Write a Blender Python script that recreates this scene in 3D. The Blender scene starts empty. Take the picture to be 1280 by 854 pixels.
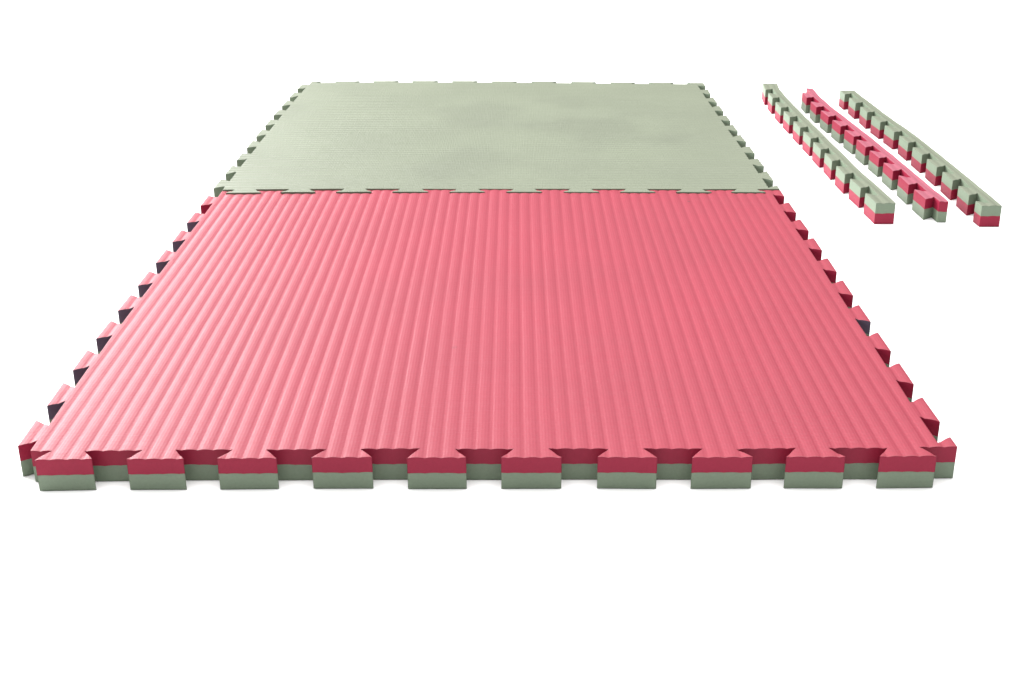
import bpy, bmesh, math, random
from mathutils import Vector, Matrix, noise
S = bpy.context.scene

# ------------------------------------------------------------------ camera
cam = bpy.data.cameras.new('camera')
cam.sensor_width = 36.0
cam.lens = 1578.2 / 1280 * 36.0
cam.clip_start, cam.clip_end = 0.05, 200.0
co = bpy.data.objects.new('camera', cam)
S.collection.objects.link(co)
r_ = Vector((0.99999016, 0.00279111, -0.00344799))
u_ = Vector((0.00210387, 0.38589153, 0.92254176))
w_ = Vector((-0.00390546, 0.92253994, -0.38588186))
M = Matrix((r_, u_, -w_)).transposed().to_4x4()
M.translation = Vector((0.53522618, -1.20222593, 0.66956928))
co.matrix_world = M
S.camera = co

# ------------------------------------------------------------------ light
wd = bpy.data.worlds.new('World'); S.world = wd; wd.use_nodes = True
bg = wd.node_tree.nodes['Background']
bg.inputs[0].default_value = (1.0, 1.0, 1.0, 1); bg.inputs[1].default_value = 0.38

def softbox(name, loc, aim, size, power, col=(1, 1, 1)):
    l = bpy.data.lights.new(name, 'AREA')
    l.shape = 'RECTANGLE'; l.size, l.size_y = size
    l.energy = power; l.color = col
    o = bpy.data.objects.new(name, l); S.collection.objects.link(o)
    o.location = loc
    o.rotation_euler = (Vector(aim) - Vector(loc)).to_track_quat('-Z', 'Y').to_euler()
    return o
softbox('overhead_softbox', (0.4, 2.2, 5.0), (0.4, 2.21, 0), (7.5, 7.5), 920)
softbox('left_softbox', (-3.3, 2.2, 1.7), (0.3, 1.0, 0), (2.2, 1.6), 225)
softbox('back_softbox', (-4.6, 5.6, 2.9), (0.0, 0.8, 0), (7.0, 4.2), 880)

S.render.engine = 'CYCLES'
S.view_settings.view_transform = 'Standard'
S.view_settings.look = 'None'
S.view_settings.exposure = 0.0
S.view_settings.gamma = 1.0
S.view_settings.use_curve_mapping = False

# ------------------------------------------------------------------ materials
def mat(name):
    m = bpy.data.materials.new(name); m.use_nodes = True
    nt = m.node_tree
    return m, nt, nt.nodes['Principled BSDF']

def node(nt, t, **kw):
    n = nt.nodes.new(t)
    for k, v in kw.items():
        setattr(n, k, v)
    return n

def mth(nt, op, a, b=None, clamp=False):
    n = node(nt, 'ShaderNodeMath', operation=op, use_clamp=clamp)
    for i, x in enumerate((a, b)):
        if x is None: continue
        if isinstance(x, (int, float)): n.inputs[i].default_value = x
        else: nt.links.new(x, n.inputs[i])
    return n.outputs[0]

def foam(name, skin, cut, axis, rough=0.50, blotch=0.10, specks=(), micro=0.45):
    """closed-cell foam: tatami micro grooves on top, mottling, softened cut edges"""
    m, nt, p = mat(name)
    L = nt.links
    tc = node(nt, 'ShaderNodeTexCoord')
    geo = node(nt, 'ShaderNodeNewGeometry')
    sx = node(nt, 'ShaderNodeSeparateXYZ'); L.new(tc.outputs['Object'], sx.inputs[0])
    nx = node(nt, 'ShaderNodeSeparateXYZ'); L.new(geo.outputs['True Normal'], nx.inputs[0])
    top = mth(nt, 'GREATER_THAN', nx.outputs[2], 0.5)
    n1 = node(nt, 'ShaderNodeTexNoise'); n1.inputs['Scale'].default_value = 5.0; n1.inputs['Detail'].default_value = 5.0
    L.new(tc.outputs['Object'], n1.inputs['Vector'])
    n2 = node(nt, 'ShaderNodeTexNoise'); n2.inputs['Scale'].default_value = 320.0; n2.inputs['Detail'].default_value = 3.0
    L.new(tc.outputs['Object'], n2.inputs['Vector'])
    a = mth(nt, 'MULTIPLY', mth(nt, 'SUBTRACT', n1.outputs[0], 0.5), blotch * 2)
    b = mth(nt, 'MULTIPLY', mth(nt, 'SUBTRACT', n2.outputs[0], 0.5), 0.22)
    f = mth(nt, 'ADD', mth(nt, 'ADD', a, b), 1.0)
    for (sx0, sy0, rad, dark) in specks:
        cmb = node(nt, 'ShaderNodeVectorMath', operation='DISTANCE')
        c2 = node(nt, 'ShaderNodeCombineXYZ'); L.new(sx.outputs[0], c2.inputs[0]); L.new(sx.outputs[1], c2.inputs[1])
        L.new(c2.outputs[0], cmb.inputs[0]); cmb.inputs[1].default_value = (sx0, sy0, 0)
        mr = node(nt, 'ShaderNodeMapRange', interpolation_type='SMOOTHSTEP')
        L.new(mth(nt, 'ADD', cmb.outputs['Value'], mth(nt, 'MULTIPLY', mth(nt, 'SUBTRACT', n1.outputs[0], 0.5), 0.3 if rad > .05 else 0.0)), mr.inputs[0])
        mr.inputs[1].default_value = rad * 0.4; mr.inputs[2].default_value = rad
        mr.inputs[3].default_value = dark; mr.inputs[4].default_value = 1.0
        f = mth(nt, 'MULTIPLY', f, mr.outputs[0])
    mx = node(nt, 'ShaderNodeMix', data_type='VECTOR'); L.new(top, mx.inputs['Factor'])
    mx.inputs[4].default_value = cut; mx.inputs[5].default_value = skin     # skin and cut colours set apart to offset the light on tops and sides
    vm = node(nt, 'ShaderNodeVectorMath', operation='SCALE'); L.new(mx.outputs[1], vm.inputs[0])
    L.new(f, vm.inputs['Scale']); L.new(vm.outputs[0], p.inputs['Base Color'])
    p.inputs['Roughness'].default_value = rough
    L.new(mth(nt, 'ADD', mth(nt, 'MULTIPLY', top, 0.38), 0.16), p.inputs['Specular IOR Level'])   # embossed skin is glossier than the cut foam
    # micro grooves across the ribs, slightly irregular
    q = sx.outputs[1] if axis == 'y' else sx.outputs[0]
    q2 = sx.outputs[0] if axis == 'y' else sx.outputs[1]
    def grooves(coord, period, wob):
        ph = mth(nt, 'ADD', mth(nt, 'MULTIPLY', coord, 2 * math.pi / period), mth(nt, 'MULTIPLY', n1.outputs[0], wob))
        return mth(nt, 'SINE', ph)
    g1 = grooves(q, 0.0031, 9.0)
    g2 = grooves(q2, 0.0035, 6.0)
    st = node(nt, 'ShaderNodeTexNoise'); st.inputs['Detail'].default_value = 2.0; st.inputs['Scale'].default_value = 1.0
    mp = node(nt, 'ShaderNodeMapping')
    mp.inputs['Scale'].default_value = (14, 420, 1) if axis == 'y' else (420, 14, 1)
    L.new(tc.outputs['Object'], mp.inputs[0]); L.new(mp.outputs[0], st.inputs['Vector'])
    hgt = mth(nt, 'ADD', mth(nt, 'MULTIPLY', g1, micro), mth(nt, 'MULTIPLY', g2, 0.18))
    hgt = mth(nt, 'ADD', hgt, mth(nt, 'MULTIPLY', st.outputs[0], 1.6))
    hgt = mth(nt, 'ADD', mth(nt, 'MULTIPLY', hgt, top), mth(nt, 'MULTIPLY', n2.outputs[0], 0.7))
    bv = node(nt, 'ShaderNodeBevel', samples=4); bv.inputs['Radius'].default_value = 0.0016
    bp = node(nt, 'ShaderNodeBump'); bp.inputs['Strength'].default_value = 0.6; bp.inputs['Distance'].default_value = 0.0003
    L.new(hgt, bp.inputs['Height']); L.new(bv.outputs[0], bp.inputs['Normal'])
    L.new(bp.outputs[0], p.inputs['Normal'])
    return m

RED, RED_CUT = (0.230, 0.0085, 0.027), (0.235, 0.013, 0.036)
GREEN, GREEN_CUT = (0.122, 0.138, 0.093), (0.158, 0.200, 0.142)
M_red_top = foam('red_foam_lengthwise', RED, RED_CUT, 'y', specks=((0.338, 0.443, 0.0035, 0.35), (-0.045, -0.212, 0.006, 0.82)))
M_green_top = foam('sage_foam_crosswise', GREEN, GREEN_CUT, 'x', blotch=0.16, micro=0.25, specks=((-0.354, 0.352, 0.012, 0.85), (-0.05, 0.16, 0.16, 0.91), (0.25, -0.05, 0.20, 0.88), (-0.03, -0.30, 0.14, 0.94), (0.14, 0.26, 0.10, 0.94)))
M_green_cut = foam('sage_foam', GREEN, GREEN_CUT, 'y')
M_red_cut = foam('red_foam', RED, RED_CUT, 'y')
M_green_spk = foam('sage_foam_marked', GREEN, GREEN_CUT, 'y', specks=((0.016, 0.486, 0.004, 0.35),))
M_red_strip = foam('red_foam_sheen', (0.255, 0.050, 0.080), RED_CUT, 'y')  # red foam with a paler top, its missing sheen put into the colour
M_notch_shade = foam('red_foam_notch_shade', (0.085, 0.07, 0.10), (0.085, 0.07, 0.10), 'y')  # red notch faces, with their shade and a purple cast put into the colour

fm, nt, p = mat('white_sweep')
p.inputs['Base Color'].default_value = (0.86, 0.86, 0.86, 1)
p.inputs['Roughness'].default_value = 0.85
nn = node(nt, 'ShaderNodeTexNoise'); nn.inputs['Scale'].default_value = 3.0
vm = node(nt, 'ShaderNodeVectorMath', operation='SCALE'); vm.inputs[0].default_value = (0.90, 0.90, 0.90)
nt.links.new(mth(nt, 'ADD', mth(nt, 'MULTIPLY', nn.outputs[0], 0.03), 0.985), vm.inputs['Scale'])
nt.links.new(vm.outputs[0], p.inputs['Base Color'])

# ------------------------------------------------------------------ helpers
def link(name, me, parent=None):
    o = bpy.data.objects.new(name, me); S.collection.objects.link(o)
    if parent: o.parent = parent
    return o

def thing(name, label, cat, loc, group=None):
    o = link(name, None); o.location = loc
    o['label'] = label; o['category'] = cat
    if group: o['group'] = group
    return o

# the foam is soft, so the laid mats are a few millimetres out of square
EX = [(0,0),(1,0),(0,1),(1,1),(2,0),(0,2),(2,1),(1,2),(3,0),(0,3),(0,4),(2,2)]
WX = [-0.00235, 0.02841, 0.00134, -0.0017, -0.00176, -0.00114, -0.01126, -0.01471, -0.08953, 0.00091, 0.00544, -0.00147]
WY = [0.0088, -0.01121, 0.00613, -0.01787, -0.01404, -0.0065, -0.02757, -0.00953, 0.0294, -0.00324, 0.00077, -0.01846]
def lay(x, y):
    dx = dy = 0.0
    for (a, b), cx, cy in zip(EX, WX, WY):
        t = (x - .5) ** a * (y - 1) ** b
        dx += cx * t; dy += cy * t
    return x + dx, y + dy

N, G, P = 0.01825, 0.03175, 0.1      # half neck, half tip, pitch

def mat_outline(yf, tf, yb, tb, e=0.0073, t=0.0122):
    xl, xr, tl, tr = e, 1 - e, -t, 1 + t
    o = [(xl, yf)]
    for i in range(10):
        c = (i + .5) * P
        o += [(c - N, yf), (c - G, tf), (c + G, tf), (c + N, yf)]
    o += [(tr, yf), (tr, G), (xr, N)]
    for j in range(1, 10):
        c = j * P
        o += [(xr, c - N), (tr, c - G), (tr, c + G), (xr, c + N)]
    o += [(xr, 1 - N), (tr, 1 - G), (tr, tb), (1 - G, tb), (1 - N, yb)]
    for i in range(9, 0, -1):
        c = i * P
        o += [(c + N, yb), (c + G, tb), (c - G, tb), (c - N, yb)]
    o += [(N, yb), (G, tb), (xl, tb)]
    for j in range(9, -1, -1):
        c = (j + .5) * P
        o += [(xl, c + N), (tl, c + G), (tl, c - G), (xl, c - N)]
    return o

def rib(t, amp, ph=0.0):
    """rounded tatami rib, zero on the crest, -amp in the narrow valley"""
    k = t + ph
    f = k - math.floor(k)
    u = abs(2 * f - 1)
    return -amp * u ** 2.2

def uneven(o, seed):
    # the teeth were cut by hand-fed tooling: every corner is out by a few tenths of a millimetre
    rnd = random.Random(seed)
    return [(x + rnd.uniform(-.0007, .0007), y + rnd.uniform(-.0007, .0007)) for x, y in o]

def slab(parent, outline, cutx, cuty, topz, place, h, mid_h, mat_up, mat_lo, special=None, lift=0.0006, wall_rings=2):
    """two bonded foam layers cut to one outline: a top_layer mesh and a bottom_layer mesh"""
    bm = bmesh.new()
    f = bm.faces.new([bm.verts.new((x, y, 0)) for x, y in outline])
    if f.normal.z < 0: f.normal_flip()
    for axis, cuts in ((0, cutx), (1, cuty)):
        for c in cuts:
            no = Vector((1, 0, 0)) if axis == 0 else Vector((0, 1, 0))
            pc = Vector((c, 0, 0)) if axis == 0 else Vector((0, c, 0))
            bmesh.ops.bisect_plane(bm, geom=bm.verts[:] + bm.edges[:] + bm.faces[:], dist=1e-6, plane_co=pc, plane_no=no)
    bm.normal_update()
    bm.verts.index_update()
    src = [(v.co.x, v.co.y) for v in bm.verts]
    faces = []
    for fc in bm.faces:
        ids = [v.index for v in fc.verts]
        if fc.normal.z < 0: ids.reverse()
        faces.append(ids)
    bnd = []
    for e in bm.edges:
        if len(e.link_faces) == 1:
            fc = e.link_faces[0]
            ids = [v.index for v in fc.verts]
            if fc.normal.z < 0: ids.reverse()
            a, b = e.verts[0].index, e.verts[1].index
            i = ids.index(a)
            if ids[(i + 1) % len(ids)] != b: a, b = b, a
            bnd.append((a, b))
    bm.free()
    ring = sorted({i for ab in bnd for i in ab})
    rx, ry = parent.location.x, parent.location.y
    XY = [place(x, y) for x, y in src]

    def build(name, ztop_f, zbot_f, m, flip_top, cap):
        verts = [(XY[i][0] - rx, XY[i][1] - ry, ztop_f(*src[i])) for i in range(len(src))]
        fs = [list(q) for q in faces]
        mi = [0] * len(fs); sm = [True] * len(fs)
        prev = {}
        for i in ring:                       # separate ring so the cut edge stays crisp
            prev[i] = len(verts); verts.append(verts[i])
        for k in range(1, wall_rings + 1):
            cur = {}
            for i in ring:
                zt, zb = ztop_f(*src[i]), zbot_f(*src[i])
                cur[i] = len(verts)
                verts.append((verts[i][0], verts[i][1], zt + (zb - zt) * k / wall_rings))
            for a, b in bnd:
                fs.append([prev[a], cur[a], cur[b], prev[b]])
                s = 0
                if special and special(src[a], src[b]): s = 1
                mi.append(s); sm.append(False)
            prev = cur
        if cap:
            base = {}
            off = len(verts)
            for i in range(len(src)):
                verts.append((verts[i][0], verts[i][1], zbot_f(*src[i])))
            for q in faces:
                fs.append([off + i for i in reversed(q)]); mi.append(0); sm.append(False)
        me = bpy.data.meshes.new(name)
        me.from_pydata(verts, [], fs)
        for mm in m: me.materials.append(mm)
        me.polygons.foreach_set('material_index', mi)
        me.polygons.foreach_set('use_smooth', sm)
        me.validate(); me.update()
        return link(name, me, parent)
    rz = parent.location.z
    def midz(x, y):
        return mid_h + 0.0009 * noise.noise(Vector((x * 31, y * 31, mid_h * 100))) + 0.5 * topz(x, y)
    up = build('top_layer', lambda x, y: h + topz(x, y), midz, mat_up, False, False)
    lo = build('bottom_layer', midz, lambda x, y: lift, mat_lo, True, True)
    return up, lo

def rib_cuts(a, b, period, n=8, ph=0.0):
    out = []
    k = math.floor(a / period) - 1
    while k * period < b + period:
        for i in range(n):
            c = (k + i / n - ph) * period
            if a < c < b: out.append(c)
        k += 1
    return out

H = 0.0386
# ------------------------------------------------------------------ floor
fl = bpy.data.meshes.new('floor')
fl.from_pydata([(-30, -30, 0), (30, -30, 0), (30, 60, 0), (-30, 60, 0)], [], [(0, 1, 2, 3)])
fl.materials.append(fm)
floor = link('floor', fl); floor['kind'] = 'structure'

# ------------------------------------------------------------------ mats
RP = 0.0175
AMP = 0.00105
def jit(t, seed):
    return 0.0016 * noise.noise(Vector((t * 31, seed, 0.3)))
def top_red(x, y):
    a = AMP * (1 + 0.35 * noise.noise(Vector((math.floor(x / RP) * 1.7, y * 2.0, 4.0))))
    sag = 0.0012 * noise.noise(Vector((x * 2.5, y * 2.5, 7)))
    return rib(x / RP, a) + sag
red = thing('puzzle_mat', 'large red foam puzzle mat with lengthwise ribs, joined to the sage green mat', 'floor mat', (0.5, 0.5, 0), 'joined puzzle mats')
ol = uneven(mat_outline(0.0073, -0.0122, 0.9888, 1.0094), 3)
def shaded_notch(a, b):  # picks the notch faces that get the painted shade
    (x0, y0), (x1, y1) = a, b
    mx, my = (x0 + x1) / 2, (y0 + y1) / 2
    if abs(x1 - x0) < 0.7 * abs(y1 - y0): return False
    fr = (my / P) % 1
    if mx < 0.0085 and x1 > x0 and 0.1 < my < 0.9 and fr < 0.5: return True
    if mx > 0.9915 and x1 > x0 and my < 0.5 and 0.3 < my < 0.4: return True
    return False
def place_red(x, y):
    X, Y = lay(x, y)
    # the ribs were embossed with a slight wander
    k = 0.0012 * noise.noise(Vector((x * 9, y * 3, 1.5)))
    return X + k, Y
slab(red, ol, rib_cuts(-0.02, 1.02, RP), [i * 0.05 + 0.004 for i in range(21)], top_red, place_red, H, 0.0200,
     [M_red_top, M_notch_shade], [M_green_cut], shaded_notch)

GY = 1.0035
def top_green(x, y):
    a = 0.0015 * (1 + 0.3 * noise.noise(Vector((math.floor(y / RP) * 1.7, x * 2.0, 9.0))))
    sag = 0.0014 * noise.noise(Vector((x * 2.5 + 5, y * 2.5, 3)))
    return rib(y / RP, a) + sag + 0.0022
grn = thing('puzzle_mat', 'large sage green foam puzzle mat lying behind the red mat and joined to it', 'floor mat', (0.5, 1.5, 0), 'joined puzzle mats')
slab(grn, uneven(mat_outline(0.0073, -0.0122, 0.9927, 1.0122), 8), [i * 0.05 + 0.004 for i in range(21)], rib_cuts(-0.02, 1.02, RP), top_green,
     lambda x, y: lay(x, y + GY), H, 0.0195, [M_green_top], [M_red_cut])

# ------------------------------------------------------------------ edge strips
TD, BW = 0.0190, 0.0155
def interp(tab, y):
    if y <= tab[0][0]: return tab[0][1]
    for (a, va), (b, vb) in zip(tab, tab[1:]):
        if y <= b:
            t = (y - a) / (b - a); t = t * t * (3 - 2 * t) * .35 + t * .65
            return va + (vb - va) * t
    return tab[-1][1]

def strip_outline(y0, y1, fronts, tip0, tip1):
    """teeth point to -x; local x = 0 at the tooth tips; fronts = y of every tooth's front tip corner"""
    nx, bx = TD, TD + BW
    o = []
    n = len(fronts)
    o.append((bx, y0)); o.append((bx, y1))
    for k in range(n - 1, -1, -1):
        a = fronts[k]; b = a + 2 * G
        if k == n - 1 and tip1: 
            o += [(0, y1)]
        else:
            if k == n - 1: o.append((nx, y1))
            o += [(nx, b - (G - N)), (0, b)]
        if k == 0 and tip0:
            o += [(0, y0)]
        else:
            o += [(0, a), (nx, a + (G - N))]
            if k == 0: o.append((nx, y0))
    return o[::1]

def strip(label, y0, y1, fronts, tip0, tip1, path, up, lo, tipfix=None):
    xb = interp(path, y0)
    t = thing('edge_strip', label, 'edge strip', (xb, y0, 0), 'edge strips lying beside the mats')
    o = strip_outline(y0, y1, fronts, tip0, tip1)
    if tipfix is not None:
        o = [(x, (tipfix if (x == 0 and y == fronts[0] + 2 * G) else (tipfix - (G - N) if (abs(x - TD) < 1e-6 and abs(y - (fronts[0] + G + N)) < 1e-6) else y))) for x, y in o]
    seed = y0 * 13 + xb * 7
    def tz(x, y):
        return rib((x + 0.004) / 0.0165, 0.0012) + 0.0006 * noise.noise(Vector((x * 60, y * 14, seed)))
    def place(x, y):
        return interp(path, y) + x + 0.0006 * noise.noise(Vector((0.3, y * 20, seed))), y
    cx = [c for c in rib_cuts(-0.001, 0.036, 0.0165, ph=4/16.5)]
    cy = [y0 + i * 0.02 + 0.0007 for i in range(int((y1 - y0) / 0.02) + 1)]
    slab(t, uneven(o, label), cx, cy, tz, place, H, 0.0200, up, lo)
    return t

strip('sage-over-red toothed foam edge strip lying nearest to the green mat', 0.930, 1.992,
      [0.930, 1.027, 1.121, 1.219, 1.312, 1.406, 1.504, 1.608, 1.706, 1.812, 1.912], True, True,
      [(0.93, 1.1640), (1.03, 1.1615), (1.12, 1.1560), (1.22, 1.1540), (1.40, 1.1515), (1.60, 1.1485), (1.80, 1.1480), (1.91, 1.1500), (1.99, 1.1575)],
      [M_green_spk], [M_red_cut])
strip('red-over-sage toothed foam edge strip lying between the two sage-topped strips', 0.939, 1.930,
      [0.954, 1.048, 1.144, 1.240, 1.330, 1.420, 1.516, 1.612, 1.711, 1.815], False, False,
      [(0.93, 1.2585), (1.05, 1.2550), (1.24, 1.2510), (1.42, 1.2455), (1.61, 1.2370), (1.71, 1.2320), (1.82, 1.2310), (1.93, 1.2350)],
      [M_red_strip], [M_green_cut])
strip('sage-over-red toothed foam edge strip farthest to the right, beyond the red-topped strip', 0.912, 1.903,
      [0.880, 0.978, 1.075, 1.172, 1.268, 1.366, 1.462, 1.556, 1.653, 1.754, 1.855], True, True,
      [(0.91, 1.3425), (1.08, 1.3440), (1.27, 1.3450), (1.46, 1.3435), (1.56, 1.3380), (1.65, 1.3350), (1.86, 1.3320), (1.91, 1.3310)],
      [M_green_cut], [M_red_cut])
